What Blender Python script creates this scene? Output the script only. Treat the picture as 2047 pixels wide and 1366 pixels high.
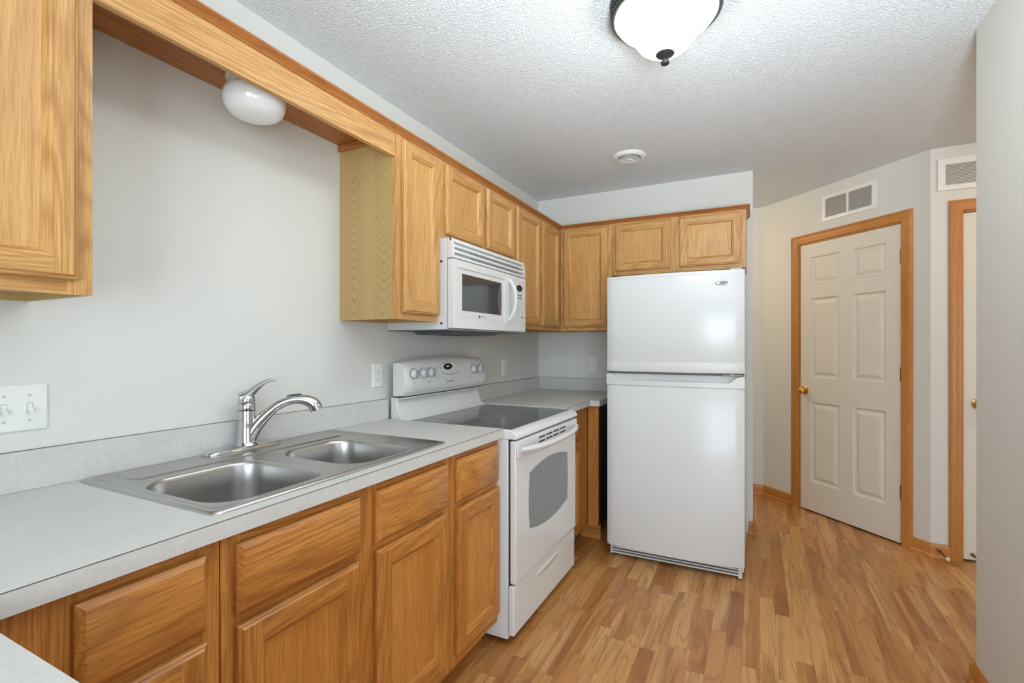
import bpy, bmesh, math, random
from mathutils import Vector, Matrix
random.seed(7)
for o in list(bpy.data.objects): bpy.data.objects.remove(o)
sc = bpy.context.scene
COL = sc.collection
PI = math.pi

# ------------------------------------------------------------------ camera
cd = bpy.data.cameras.new('camera'); cam = bpy.data.objects.new('camera', cd); COL.objects.link(cam)
cd.sensor_width = 36; cd.lens = 972.4/2047*36; cd.shift_y = 8.7/2047
cd.clip_start = .02
cam.location = (1.586, -3.646, 1.262); cam.rotation_euler = (PI/2, 0, math.radians(26.618))
sc.camera = cam
# ------------------------------------------------------------------ light
sc.view_settings.view_transform = 'Standard'; sc.view_settings.look = 'None'
sc.view_settings.gamma = 1; sc.view_settings.use_curve_mapping = False
sc.view_settings.exposure = 0.09
def area(name, loc, rot, sx, sy, power, col):
    l = bpy.data.lights.new(name, 'AREA'); l.shape = 'RECTANGLE'; l.size = sx; l.size_y = sy
    l.energy = power; l.color = col
    o = bpy.data.objects.new(name, l); COL.objects.link(o); o.location = loc; o.rotation_euler = rot
    return o
# daylight lamps at the dining windows; side one added to light left wall
K = dict(rear=82, side=10, ceiling_fill=38, bowl=21, hall=36, world=1.0)
w = bpy.data.worlds.new('world'); sc.world = w; w.use_nodes = True
w.node_tree.nodes['Background'].inputs[0].default_value = (.80, .90, 1, 1)
w.node_tree.nodes['Background'].inputs[1].default_value = K['world']

for wx in (2.12, 3.14): area('daylight_rear', (wx, -5.93, 1.15), (PI/2, 0, 0), .84, 2.0, K['rear']/2, (.81, .96, 1.08))
area('side_fill', (4.54, -4.3, 1.40), (PI/2, 0, PI/2), 1.9, 1.4, K['side'], (.81, .96, 1.08))
# added fill spot beside the camera, aimed at the ceiling to even the light
fl = bpy.data.lights.new('bounce_fill', 'SPOT'); fl.energy = K['ceiling_fill']*8; fl.color = (.88, .99, 1.09); fl.spot_size = math.radians(115); fl.spot_blend = 1; fl.shadow_soft_size = .25
fo = bpy.data.objects.new('bounce_fill', fl); COL.objects.link(fo); fo.location = (1.85, -3.75, 1.25); fo.rotation_euler = (PI-.62, 0, .08)
def point(name, loc, power, col, r=.06):
    l = bpy.data.lights.new(name, 'POINT'); l.energy = power; l.color = col; l.shadow_soft_size = r
    o = bpy.data.objects.new(name, l); COL.objects.link(o); o.location = loc
    return o

# ------------------------------------------------------------------ mesh helpers
class MB:
    def __init__(s, T=None): s.v = []; s.f = []; s.T = T
    def add(s, vs, fs):
        b = len(s.v)
        for p in vs:
            p = Vector(p); s.v.append(s.T @ p if s.T else p)
        for f in fs: s.f.append([b+i for i in f])
        return s
    def box(s, x0, x1, y0, y1, z0, z1):
        return s.add([(x, y, z) for x in (x0, x1) for y in (y0, y1) for z in (z0, z1)],
              [(0,1,3,2),(4,6,7,5),(0,4,5,1),(2,3,7,6),(0,2,6,4),(1,5,7,3)])
    def poly(s, pts): return s.add(pts, [list(range(len(pts)))])
    def prism(s, pts2, axis, a, b):
        # pts2: outline in the other two axes (order x,y,z without axis)
        def mk(p, c):
            q = list(p); q.insert(axis, c); return tuple(q)
        n = len(pts2)
        vs = [mk(p, a) for p in pts2]+[mk(p, b) for p in pts2]
        fs = [list(range(n))[::-1], [n+i for i in range(n)]]
        for i in range(n): j = (i+1) % n; fs.append([i, j, n+j, n+i])
        return s.add(vs, fs)
    def lathe(s, prof, c, ax='z', seg=32, flip=False):
        c = Vector(c)
        A = {'z': (Vector((1,0,0)), Vector((0,1,0)), Vector((0,0,1))),
             'x': (Vector((0,1,0)), Vector((0,0,1)), Vector((1,0,0))),
             'y': (Vector((1,0,0)), Vector((0,0,1)), Vector((0,-1,0)))}[ax] if isinstance(ax, str) else ax
        vs = []
        for r, h in prof:
            for k in range(seg):
                t = 2*PI*k/seg
                vs.append(c+A[0]*(r*math.cos(t))+A[1]*(r*math.sin(t))+A[2]*h)
        fs = []
        for i in range(len(prof)-1):
            for k in range(seg):
                k2 = (k+1) % seg
                fs.append([i*seg+k, i*seg+k2, (i+1)*seg+k2, (i+1)*seg+k])
        if prof[0][0] > 1e-5: fs.append(list(range(seg))[::-1])
        if prof[-1][0] > 1e-5: fs.append([(len(prof)-1)*seg+k for k in range(seg)])
        return s.add(vs, fs)
    def tube(s, pts, rad, seg=16, flat=1.0, up=(0,0,1)):
        pts = [Vector(p) for p in pts]; n = len(pts)
        if not hasattr(rad, '__len__'): rad = [rad]*n
        if not hasattr(flat, '__len__'): flat = [flat]*n
        vs = []; up = Vector(up)
        for i, p in enumerate(pts):
            d = (pts[min(i+1, n-1)]-pts[max(i-1, 0)]).normalized()
            a = d.cross(up)
            if a.length < 1e-4: a = d.cross(Vector((1,0,0)))
            a.normalize(); b = a.cross(d).normalized()
            for k in range(seg):
                t = 2*PI*k/seg
                vs.append(p+a*rad[i]*math.cos(t)+b*rad[i]*flat[i]*math.sin(t))
        fs = [list(range(seg))[::-1], [(n-1)*seg+k for k in range(seg)]]
        for i in range(n-1):
            for k in range(seg):
                k2 = (k+1) % seg; fs.append([i*seg+k, i*seg+k2, (i+1)*seg+k2, (i+1)*seg+k])
        return s.add(vs, fs)
    def loft(s, loops, cap0=False, cap1=False):
        n = len(loops[0]); vs = [p for l in loops for p in l]; fs = []
        for i in range(len(loops)-1):
            for k in range(n):
                k2 = (k+1) % n; fs.append([i*n+k, i*n+k2, (i+1)*n+k2, (i+1)*n+k])
        if cap0: fs.append(list(range(n))[::-1])
        if cap1: fs.append([(len(loops)-1)*n+k for k in range(n)])
        return s.add(vs, fs)

def smooth_path(pts, n=6):
    # Catmull-Rom
    P = [Vector(p) for p in pts]; out = []
    for i in range(len(P)-1):
        p0 = P[max(i-1, 0)]; p1 = P[i]; p2 = P[i+1]; p3 = P[min(i+2, len(P)-1)]
        for k in range(n):
            t = k/n
            out.append(.5*((2*p1)+(p2-p0)*t+(2*p0-5*p1+4*p2-p3)*t*t+(3*p1-p0-3*p2+p3)*t**3))
    out.append(P[-1]); return out

WM = {}
def link(o, parent, M):
    COL.objects.link(o)
    if parent is not None:
        o.parent = parent; WM[o] = WM[parent]
    else:
        o.matrix_world = M; WM[o] = M.copy()
def obj(name, mb, mat, parent=None, M=None, smooth=35, bevel=0, seg=2, merge=True, recalc=True):
    if parent is None and M is None:
        if mb.v:
            xs = [v.x for v in mb.v]; ys = [v.y for v in mb.v]; zs = [v.z for v in mb.v]
            M = Matrix.Translation(((min(xs)+max(xs))/2, (min(ys)+max(ys))/2, min(zs)))
        else: M = Matrix()
    W = WM[parent] if parent is not None else M
    I = W.inverted()
    me = bpy.data.meshes.new(name)
    me.from_pydata([tuple(I @ Vector(v)) for v in mb.v], [], mb.f)
    bm = bmesh.new(); bm.from_mesh(me)
    if merge: bmesh.ops.remove_doubles(bm, verts=bm.verts, dist=1e-5)
    if recalc: bmesh.ops.recalc_face_normals(bm, faces=bm.faces)
    bm.to_mesh(me); bm.free()
    if smooth:
        me.polygons.foreach_set('use_smooth', [True]*len(me.polygons)); me.set_sharp_from_angle(angle=math.radians(smooth))
    me.materials.append(mat)
    o = bpy.data.objects.new(name, me); link(o, parent, M)
    if bevel:
        m = o.modifiers.new('bevel', 'BEVEL'); m.width = bevel; m.segments = seg; m.limit_method = 'ANGLE'; m.angle_limit = math.radians(40)
    return o
def objs(name, mb, mat, parent, **k):
    # one object per loose piece
    idx = {}; par = list(range(len(mb.v)))
    def find(i):
        while par[i] != i: par[i] = par[par[i]]; i = par[i]
        return i
    for i, v in enumerate(mb.v):
        key = (round(v[0], 5), round(v[1], 5), round(v[2], 5))
        if key in idx: par[find(i)] = find(idx[key])
        else: idx[key] = i
    for f in mb.f:
        for j in f[1:]: par[find(j)] = find(f[0])
    comp = {}
    for f in mb.f: comp.setdefault(find(f[0]), []).append(f)
    out = []
    for fs in comp.values():
        q = MB(); ids = sorted({i for f in fs for i in f}); mp = {i: n for n, i in enumerate(ids)}
        q.v = [mb.v[i] for i in ids]; q.f = [[mp[i] for i in f] for f in fs]
        out.append(obj(name, q, mat, parent, **k))
    return out
def tag(o, label, cat=None, group=None):
    o['label'] = label
    if cat: o['category'] = cat
    if group: o['group'] = group
    return o
def thing(name, label, cat, M, group=None):
    if not isinstance(M, Matrix): M = Matrix.Translation(M)
    o = bpy.data.objects.new(name, None); o.empty_display_size = .05; link(o, None, M)
    return tag(o, label, cat, group)
def struct(o): o['kind'] = 'structure'; return o
def text_mb(s, size, T, depth=.0006):
    cu = bpy.data.curves.new('txt', 'FONT'); cu.body = s; cu.size = size; cu.extrude = depth/2
    cu.align_x = 'CENTER'; cu.align_y = 'CENTER'; cu.resolution_u = 3
    to = bpy.data.objects.new('txt', cu); COL.objects.link(to)
    bpy.context.view_layer.update()
    me = bpy.data.meshes.new_from_object(to)
    mb = MB(T); mb.add([tuple(v.co) for v in me.vertices], [list(p.vertices) for p in me.polygons])
    bpy.data.objects.remove(to); bpy.data.meshes.remove(me); bpy.data.curves.remove(cu)
    return mb
def frame(O, U, N):
    # local (u, v, n) -> world, v is up
    O = Vector(O); U = Vector(U).normalized(); N = Vector(N).normalized()
    return Matrix(((U.x, 0, N.x, O.x), (U.y, 0, N.y, O.y), (U.z, 1, N.z, O.z), (0, 0, 0, 1)))
FA = frame((0,0,0), (0,1,0), (1,0,0))       # left wall: u = y, n = x
FB = frame((0,0,0), (1,0,0), (0,-1,0))      # far wall: u = x, n = -y
P1 = Vector((1.646, 1.0, 0)); P2 = Vector((2.522, .082, 0)); TD = (P2-P1).normalized()
FD = frame(P1, TD, (TD.y, -TD.x, 0))        # angled wall

# ------------------------------------------------------------------ materials
def mat(name, col, rough=.5, metal=0, spec=.5, emit=None, estr=0, coat=0):
    m = bpy.data.materials.new(name); m.use_nodes = True
    b = m.node_tree.nodes['Principled BSDF']
    b.inputs['Base Color'].default_value = (*col, 1); b.inputs['Roughness'].default_value = rough
    b.inputs['Metallic'].default_value = metal; b.inputs['Specular IOR Level'].default_value = spec
    b.inputs['Coat Weight'].default_value = coat; b.inputs['Coat Roughness'].default_value = .05
    if emit: b.inputs['Emission Color'].default_value = (*emit, 1); b.inputs['Emission Strength'].default_value = estr
    return m
class NT:
    def __init__(s, m): s.t = m.node_tree; s.b = s.t.nodes['Principled BSDF']
    def n(s, typ, **k):
        nd = s.t.nodes.new(typ)
        for a, v in k.items(): setattr(nd, a, v)
        return nd
    def l(s, a, b): s.t.links.new(a, b)
    def math(s, op, a, b=None, clamp=False):
        nd = s.n('ShaderNodeMath', operation=op); nd.use_clamp = clamp
        for i, x in enumerate((a, b)):
            if x is None: continue
            if isinstance(x, (int, float)): nd.inputs[i].default_value = x
            else: s.l(x, nd.inputs[i])
        return nd.outputs[0]
    def noise(s, vec, scale, detail=3, rough=.5, dist=0):
        nd = s.n('ShaderNodeTexNoise'); s.l(vec, nd.inputs['Vector'])
        nd.inputs['Scale'].default_value = scale; nd.inputs['Detail'].default_value = detail
        nd.inputs['Roughness'].default_value = rough; nd.inputs['Distortion'].default_value = dist
        return nd.outputs['Fac']
    def ramp(s, f, stops):
        nd = s.n('ShaderNodeValToRGB'); s.l(f, nd.inputs[0]); r = nd.color_ramp
        while len(r.elements) < len(stops): r.elements.new(.5)
        for e, (p, c) in zip(r.elements, stops): e.position = p; e.color = (*c, 1)
        return nd.outputs[0]
    def mix(s, f, a, b, mode='MIX'):
        nd = s.n('ShaderNodeMix', data_type='RGBA', blend_type=mode)
        for i, x in ((0, f), (6, a), (7, b)):
            if isinstance(x, (int, float)): nd.inputs[i].default_value = x
            elif isinstance(x, tuple): nd.inputs[i].default_value = (*x, 1)
            else: s.l(x, nd.inputs[i])
        return nd.outputs[2]
    def mapping(s, vec, scale):
        nd = s.n('ShaderNodeMapping'); s.l(vec, nd.inputs[0]); nd.inputs['Scale'].default_value = scale
        return nd.outputs[0]
    def bump(s, h, strength, dist):
        nd = s.n('ShaderNodeBump'); s.l(h, nd.inputs['Height']); nd.inputs['Strength'].default_value = strength
        nd.inputs['Distance'].default_value = dist; s.l(nd.outputs[0], s.b.inputs['Normal'])
def lin(r, g, b):
    f = lambda c: ((c/255+.055)/1.055)**2.4 if c > 10 else c/255/12.92
    return (f(r), f(g), f(b))

def oak(name, axis, light, mid, dark, ring=1.0, pore=1.0, rough=.36):
    m = mat(name, mid, rough, spec=.45); t = NT(m)
    tc = t.n('ShaderNodeTexCoord'); oi = t.n('ShaderNodeObjectInfo')
    sc_ = t.math('MULTIPLY', oi.outputs['Random'], 37.0)
    cb = t.n('ShaderNodeCombineXYZ')
    for i in range(3): t.l(t.math('MULTIPLY', sc_, (1.0, .73, .41)[i]), cb.inputs[i])
    va = t.n('ShaderNodeVectorMath', operation='ADD'); t.l(tc.outputs['Object'], va.inputs[0]); t.l(cb.outputs[0], va.inputs[1])
    V = va.outputs[0]
    def sv(across, along): return tuple(along if i == axis else across for i in range(3))
    # cathedral figure: contour lines of a stretched noise
    f = t.noise(t.mapping(V, sv(6.0, .50)), 1, 1.2, .4, .25)
    ringv = t.math('FRACT', t.math('MULTIPLY', f, 27.0))
    tri = t.math('ABSOLUTE', t.math('SUBTRACT', ringv, .5))           # 0 .. .5
    line = t.ramp(tri, [(0.0, (0,0,0)), (.22, (.12,.12,.12)), (.5, (1,1,1))])
    streak = t.ramp(t.noise(t.mapping(V, sv(85, 2.2)), 1, 2, .55), [(.35, (0,0,0)), (.68, (1,1,1))])
    fine = t.noise(t.mapping(V, sv(330, 12)), 1, 3, .6)
    por = t.ramp(fine, [(.38, (0,0,0)), (.56, (1,1,1))])
    big = t.noise(t.mapping(V, sv(7, 1.2)), 1, 2, .5)
    base = t.mix(t.ramp(big, [(.3, (0,0,0)), (.7, (1,1,1))]), mid, light)
    c0 = t.mix(t.math('MULTIPLY', streak, .24*pore), base, dark)
    c1 = t.mix(t.math('MULTIPLY', line, .46*ring), c0, dark)
    inv = t.math('SUBTRACT', 1.0, por)
    c2 = t.mix(t.math('MULTIPLY', inv, .50*pore), c1, dark)
    oc = t.mix(.5, c2, t.ramp(oi.outputs['Random'], [(0, (.90,.88,.86)), (1, (1,1,1))]), 'MULTIPLY')
    t.l(oc, t.b.inputs['Base Color'])
    t.bump(fine, .12, .0006)
    return m
OL, OM, OD = lin(226,180,114), lin(213,163,96), lin(160,104,50)
oak_z = oak('oak_grain_up', 2, OL, OM, OD); oak_y = oak('oak_grain_along_y', 1, OL, OM, OD); oak_x = oak('oak_grain_along_x', 0, OL, OM, OD)
BL, BM, BD = lin(214,150,74), lin(200,132,58), lin(134,74,28)
base_z = oak('base_oak_grain_up', 2, BL, BM, BD); base_y = oak('base_oak_grain_along_y', 1, BL, BM, BD); base_x = oak('base_oak_grain_along_x', 0, BL, BM, BD)
red_y = oak('stained_trim_along_y', 1, lin(194,130,70), lin(178,110,54), lin(124,68,30), .8); red_x = oak('stained_trim_along_x', 0, lin(194,130,70), lin(178,110,54), lin(124,68,30), .8)
TL, TM_, TDk = lin(206,143,74), lin(194,127,58), lin(160,94,38)
trim_z = oak('trim_grain_up', 2, TL, TM_, TDk, .35, .7); trim_x = oak('trim_grain_along_x', 0, TL, TM_, TDk, .35, .7); trim_y = oak('trim_grain_along_y', 1, TL, TM_, TDk, .35, .7)
def printed_side():
    m = mat('printed_cabinet_side', lin(190,158,104), .5, spec=.4); t = NT(m); tc = t.n('ShaderNodeTexCoord'); g = t.n('ShaderNodeNewGeometry')
    sx = t.n('ShaderNodeSeparateXYZ'); t.l(g.outputs['Position'], sx.inputs[0])
    dm = t.math('MULTIPLY', t.math('SUBTRACT', t.math('FRACT', t.math('DIVIDE', sx.outputs[0], .16)), .5), .16)
    d2 = t.math('MULTIPLY', t.math('MULTIPLY', dm, dm), 75.0)
    wob = t.math('MULTIPLY', t.noise(t.mapping(g.outputs['Position'], (14, 1, 2.2)), 1, 2), .16)
    q = t.math('FRACT', t.math('DIVIDE', t.math('ADD', t.math('SUBTRACT', sx.outputs[2], d2), wob), .040))
    ln_ = t.ramp(t.math('ABSOLUTE', t.math('SUBTRACT', q, .5)), [(.22, (0,0,0)), (.5, (1,1,1))])
    msk = t.ramp(t.math('ABSOLUTE', dm), [(.040, (1,1,1)), (.058, (0,0,0))])
    stv = t.noise(t.mapping(g.outputs['Position'], (160, 160, 3)), 1, 3, .6)
    c = t.mix(t.math('MULTIPLY', stv, .35), lin(196,165,110), lin(160,126,76))
    c = t.mix(t.math('MULTIPLY', t.math('MULTIPLY', ln_, msk), .42), c, lin(140,108,62))
    t.l(c, t.b.inputs['Base Color']); return m
side_lam = printed_side()
oak_panel = oak('oak_panel', 2, OL, OM, OD, .55, .7); base_panel = oak('base_oak_panel', 2, BL, BM, BD, .40, .7)

wall_m = mat('wall_paint', lin(220,219,213), .62, spec=.3)
t = NT(wall_m); tc = t.n('ShaderNodeTexCoord'); t.bump(t.noise(tc.outputs['Object'], 220, 2), .10, .0006)
ceil_m = mat('textured_ceiling', lin(235,240,243), .9, spec=.2)
t = NT(ceil_m); tc = t.n('ShaderNodeTexCoord')
n1 = t.noise(tc.outputs['Object'], 125, 3, .55, .6); n2 = t.noise(tc.outputs['Object'], 38, 2, .5)
hh = t.math('ADD', t.ramp(n1, [(.40, (0,0,0)), (.62, (1,1,1))]), t.math('MULTIPLY', n2, .5))
t.bump(hh, .75, .0036)
appl = mat('white_enamel', lin(221,222,221), .20, spec=.38)
appl_soft = mat('white_plastic', lin(220,220,218), .35)
range_m = mat('range_enamel', lin(224,224,223), .18)
panel_grey = mat('panel_print_grey', lin(150,150,150), .5)
white_plate = mat('outlet_plastic', lin(236,236,232), .3)
slot_m = mat('slot_dark', lin(30,30,30), .6)
black_gloss = mat('display_black', lin(16,20,16), .1)
led = mat('display_digits', lin(170,190,130), .4, emit=lin(190,220,150), estr=.5)
glass_dark = mat('microwave_window', lin(62,64,66), .08, spec=.8)
oven_glass = mat('oven_window', lin(128,132,134), .12, spec=.6)
cook_glass = mat('cooktop_glass', lin(58,62,63), .05, spec=.9)
burner_m = mat('burner_print', lin(72,74,74), .07, spec=.9)
door_paint = mat('door_paint', lin(222,216,204), .45)
brass = mat('brass', lin(226,180,90), .18, 1); hinge_m = mat('aged_brass', lin(140,120,80), .35, 1)
chrome = mat('chrome', (.60,.61,.62), .05, 1)
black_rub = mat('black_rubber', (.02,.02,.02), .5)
iron = mat('dark_iron', lin(62,66,62), .4, .6)
opal = mat('opal_glass', lin(238,238,236), .08, spec=.6, coat=.5)
opal.node_tree.nodes['Principled BSDF'].inputs['Emission Strength'].default_value = 0
bowl_m = mat('lit_alabaster_glass', (.9,.9,.87), .3, emit=(.95,1,1.02), estr=K['bowl'])
under_m = mat('hood_underside', lin(92,98,100), .45, .4)
vent_dark = mat('duct_dark', lin(92,80,66), .8)
screw_m = mat('screw_head', lin(192,192,188), .3)
hall_bowl = mat('hall_lamp_glass', (.9,.9,.85), .4, emit=(1,.78,.52), estr=K['hall'])

def laminate():
    m = mat('counter_laminate', lin(205,204,199), .42, spec=.4); t = NT(m); tc = t.n('ShaderNodeTexCoord')
    a = t.noise(tc.outputs['Object'], 110, 4, .65); b = t.noise(tc.outputs['Object'], 9, 2)
    f = t.math('ADD', t.math('MULTIPLY', a, .7), t.math('MULTIPLY', b, .3))
    t.l(t.ramp(f, [(.35, lin(199,197,191)), (.5, lin(205,204,199)), (.66, lin(210,209,205))]), t.b.inputs['Base Color'])
    return m
lam = laminate(); lam_line = mat('laminate_edge_line', lin(96,88,78), .6)

def steel():
    return mat('brushed_steel', (.50,.49,.475), .30, 1)
steel_m = steel()

def floor_mat():
    m = mat('laminate_strip_floor', (.3,.2,.1), .30, spec=.45); t = NT(m); tc = t.n('ShaderNodeTexCoord')
    sx = t.n('ShaderNodeSeparateXYZ'); t.l(tc.outputs['Object'], sx.inputs[0]); X, Y = sx.outputs[0], sx.outputs[1]
    W_, L_ = .064, .50
    xs = t.math('DIVIDE', X, W_); ix = t.math('FLOOR', xs); fx = t.math('FRACT', xs)
    wn = t.n('ShaderNodeTexWhiteNoise', noise_dimensions='1D'); t.l(ix, wn.inputs['W'])
    ys = t.math('ADD', t.math('DIVIDE', Y, L_), t.math('MULTIPLY', wn.outputs['Value'], 7.3))
    iy = t.math('FLOOR', ys); fy = t.math('FRACT', ys)
    cb = t.n('ShaderNodeCombineXYZ'); t.l(ix, cb.inputs[0]); t.l(iy, cb.inputs[1])
    w2 = t.n('ShaderNodeTexWhiteNoise', noise_dimensions='2D'); t.l(cb.outputs[0], w2.inputs['Vector'])
    off = t.n('ShaderNodeVectorMath', operation='MULTIPLY'); t.l(w2.outputs['Color'], off.inputs[0]); off.inputs[1].default_value = (13, 17, 11)
    va = t.n('ShaderNodeVectorMath', operation='ADD'); t.l(tc.outputs['Object'], va.inputs[0]); t.l(off.outputs[0], va.inputs[1]); V = va.outputs[0]
    tone = t.ramp(w2.outputs['Value'], [(0, lin(180,120,64)), (.35, lin(191,133,74)), (.7, lin(202,148,86)), (1, lin(214,164,102))])
    f = t.noise(t.mapping(V, (9, .65, 1)), 1, 1.5, .45, .4)
    r = t.math('ABSOLUTE', t.math('SUBTRACT', t.math('FRACT', t.math('MULTIPLY', f, 20)), .5))
    line = t.ramp(r, [(.30, (0,0,0)), (.5, (1,1,1))])
    patch = t.ramp(t.noise(t.mapping(V, (13, 1.5, 1)), 1, 3, .55, .8), [(.47, (0,0,0)), (.64, (1,1,1))])
    fine = t.noise(t.mapping(V, (260, 9, 1)), 1, 2, .6)
    c = t.mix(t.math('MULTIPLY', patch, .62), tone, lin(140,84,40))
    hl = t.ramp(t.noise(t.mapping(V, (14, .9, 1)), 1, 1, .5), [(.60, (0,0,0)), (.68, (1,1,1))])
    c = t.mix(t.math('MULTIPLY', hl, .50), c, lin(228,184,124))
    c = t.mix(t.math('MULTIPLY', line, .40), c, lin(128,74,34))
    c = t.mix(t.math('MULTIPLY', t.math('SUBTRACT', 1.0, fine), .22), c, lin(120,76,40))
    ex = t.math('LESS_THAN', fx, .018); ey = t.math('LESS_THAN', fy, .005)
    c = t.mix(t.math('MULTIPLY', t.math('MAXIMUM', ex, ey), .38), c, lin(90,54,28))
    t.l(c, t.b.inputs['Base Color'])
    t.l(t.ramp(fine, [(0, (.24,.24,.24)), (1, (.36,.36,.36))]), t.b.inputs['Roughness'])
    t.bump(fine, .08, .0004)
    return m
floor_m = floor_mat()

# ------------------------------------------------------------------ room shell
H = 2.44
def S(name, mb, m, **k): return struct(obj(name, mb, m, **k))
I4 = Matrix()
S('floor', MB().box(-.12, 4.72, -6.12, 1.12, -.06, 0), floor_m, M=I4)
S('ceiling', MB().box(-.12, 4.72, -6.12, 1.12, H, H+.08), ceil_m, M=I4)
S('wall_left', MB().box(-.12, 0, -6.12, 1.12, 0, H), wall_m, M=I4)
S('wall_far', MB().box(0, 1.568, 0, .115, 0, H), wall_m, M=I4)
S('wall_hall_end', MB().box(0, 4.72, 1.0, 1.12, 0, H), wall_m, M=I4)
# angled wall, around the closet door opening s .352-1.117, z 0-2.045
def wslab(F, u0, u1, z0, z1, th=.11): return MB(F).box(u0, u1, z0, z1, -th, 0)
wa = MB(FD); wa.box(0, .347, 0, H, -.11, 0); wa.box(1.122, (P2-P1).length, 0, H, -.11, 0); wa.box(.347, 1.122, 2.05, H, -.11, 0)
S('wall_angled', wa, wall_m, M=I4)
wh = MB(); wh.box(2.522, 2.66, .082, .20, 0, H); wh.box(2.66, 3.44, .082, .20, 2.055, H); wh.box(3.44, 4.72, .082, .20, 0, H)
S('wall_hall', wh, wall_m, M=I4)
S('wall_right', MB().box(2.317, 2.43, -3.0, -1.262, 0, H), wall_m, M=I4)
wd = MB(); wd.box(4.6, 4.72, -6.12, -5.3, 0, H); wd.box(4.6, 4.72, -3.3, 1.12, 0, H); wd.box(4.6, 4.72, -5.3, -3.3, 0, .65); wd.box(4.6, 4.72, -5.3, -3.3, 2.15, H)
S('wall_dining', wd, wall_m, M=I4)
wr = MB(); wr.box(0, 1.55, -6.12, -6.0, 0, H); wr.box(3.75, 4.6, -6.12, -6.0, 0, H); wr.box(1.55, 3.75, -6.12, -6.0, 0, .08); wr.box(1.55, 3.75, -6.12, -6.0, 2.2, H)
S('wall_rear', wr, wall_m, M=I4)
def window(n, F, u0, u1, z0, z1):
    mb = MB(F)
    for a, b, c, d in ((u0, u1, z0, z0+.05), (u0, u1, z1-.05, z1), (u0, u0+.05, z0, z1), (u1-.05, u1, z0, z1), ((u0+u1)/2-.04, (u0+u1)/2+.04, z0, z1)):
        mb.box(a, b, c, d, -.09, -.03)
    o = S('window_%d' % n, mb, appl_soft, M=I4)
    m2 = MB(F)
    for a, b, c, d in ((u0-.07, u1+.07, z1, z1+.07), (u0-.07, u0, z0, z1), (u1, u1+.07, z0, z1), (u0-.07, u1+.07, z0-.07, z0)):
        m2.box(a, b, c, d, 0, .018)
    obj('window_frame', m2, trim_z, o)
window(1, frame((0,-6.0,0), (1,0,0), (0,1,0)), 1.55, 3.75, .08, 2.2)
window(2, frame((4.6,0,0), (0,1,0), (-1,0,0)), -5.3, -3.3, .65, 2.15)  # unseen side window, added to bring light onto the left wall

# baseboards (two steps and a shoe)
def bb(name, F, u0, u1, m, h=.083):
    prof = [(0,0),(0,h),(.005,h),(.010,h-.012),(.012,h-.03),(.012,.022),(.017,.018),(.021,.008),(.021,0)]
    mb = MB(F); n = len(prof)
    mb.add([(u0, z, d) for d, z in prof]+[(u1, z, d) for d, z in prof],
           [list(range(n))]+[[n+i for i in range(n)]]+[[i, (i+1)%n, n+(i+1)%n, n+i] for i in range(n)])
    return S(name, mb, m, M=I4)
bb('baseboard_far', FB, 1.545, 1.568, trim_x)
bb('baseboard_far_end', frame((1.568,0,0), (0,1,0), (1,0,0)), -.02, .135, trim_y)
bb('baseboard_hall_end', frame((0,1.0,0), (1,0,0), (0,-1,0)), 0, 1.652, trim_x)
bb('baseboard_angled_left', FD, -.005, .284, trim_z)
bb('baseboard_angled_right', FD, 1.165, (P2-P1).length+.006, trim_z)
bb('baseboard_hall', frame((0,.082,0), (1,0,0), (0,-1,0)), 2.512, 2.607, trim_x)
bb('baseboard_right', frame((2.317,0,0), (0,1,0), (-1,0,0)), -3.0, -1.245, trim_y)
bb('baseboard_right_end', frame((0,-1.262,0), (1,0,0), (0,1,0)), 2.30, 2.445, trim_x)

# ------------------------------------------------------------------ interior doors
def casing(name, F, u0, u1, ztop, parent, wdt=.062, legs=(True, True)):
    prof = [(0,0),(0,.010),(.006,.014),(.030,.016),(.044,.012),(.050,.014),(.058,.012),(.062,.008),(.062,0)]   # (outward from opening reversed), thickness
    prof = [(wdt*a/.062, b) for a, b in prof]
    def leg(side):
        mb = MB(F); vs = []
        n = len(prof)
        for z, ex in ((0, 0), (ztop-wdt, 1)):
            for a, b in prof:
                # a = distance from outer edge
                if side == 0: u = u0+a
                else: u = u1-a
                zz = 0 if ex == 0 else ztop-a
                vs.append((u, zz, b))
        mb.add(vs, [list(range(n)), [n+i for i in range(n)]]+[[i, (i+1)%n, n+(i+1)%n, n+i] for i in range(n)])
        return mb
    for s_ in (0, 1):
        if legs[s_]: obj(name, leg(s_), trim_z, parent, merge=False)
    mb = MB(F); n = len(prof); vs = []
    for e in (0, 1):
        for a, b in prof: vs.append((u0+a if e == 0 else u1-a, ztop-a, b))
    mb.add(vs, [list(range(n)), [n+i for i in range(n)]]+[[i, (i+1)%n, n+(i+1)%n, n+i] for i in range(n)])
    obj(name, mb, trim_x, parent, merge=False)

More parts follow.
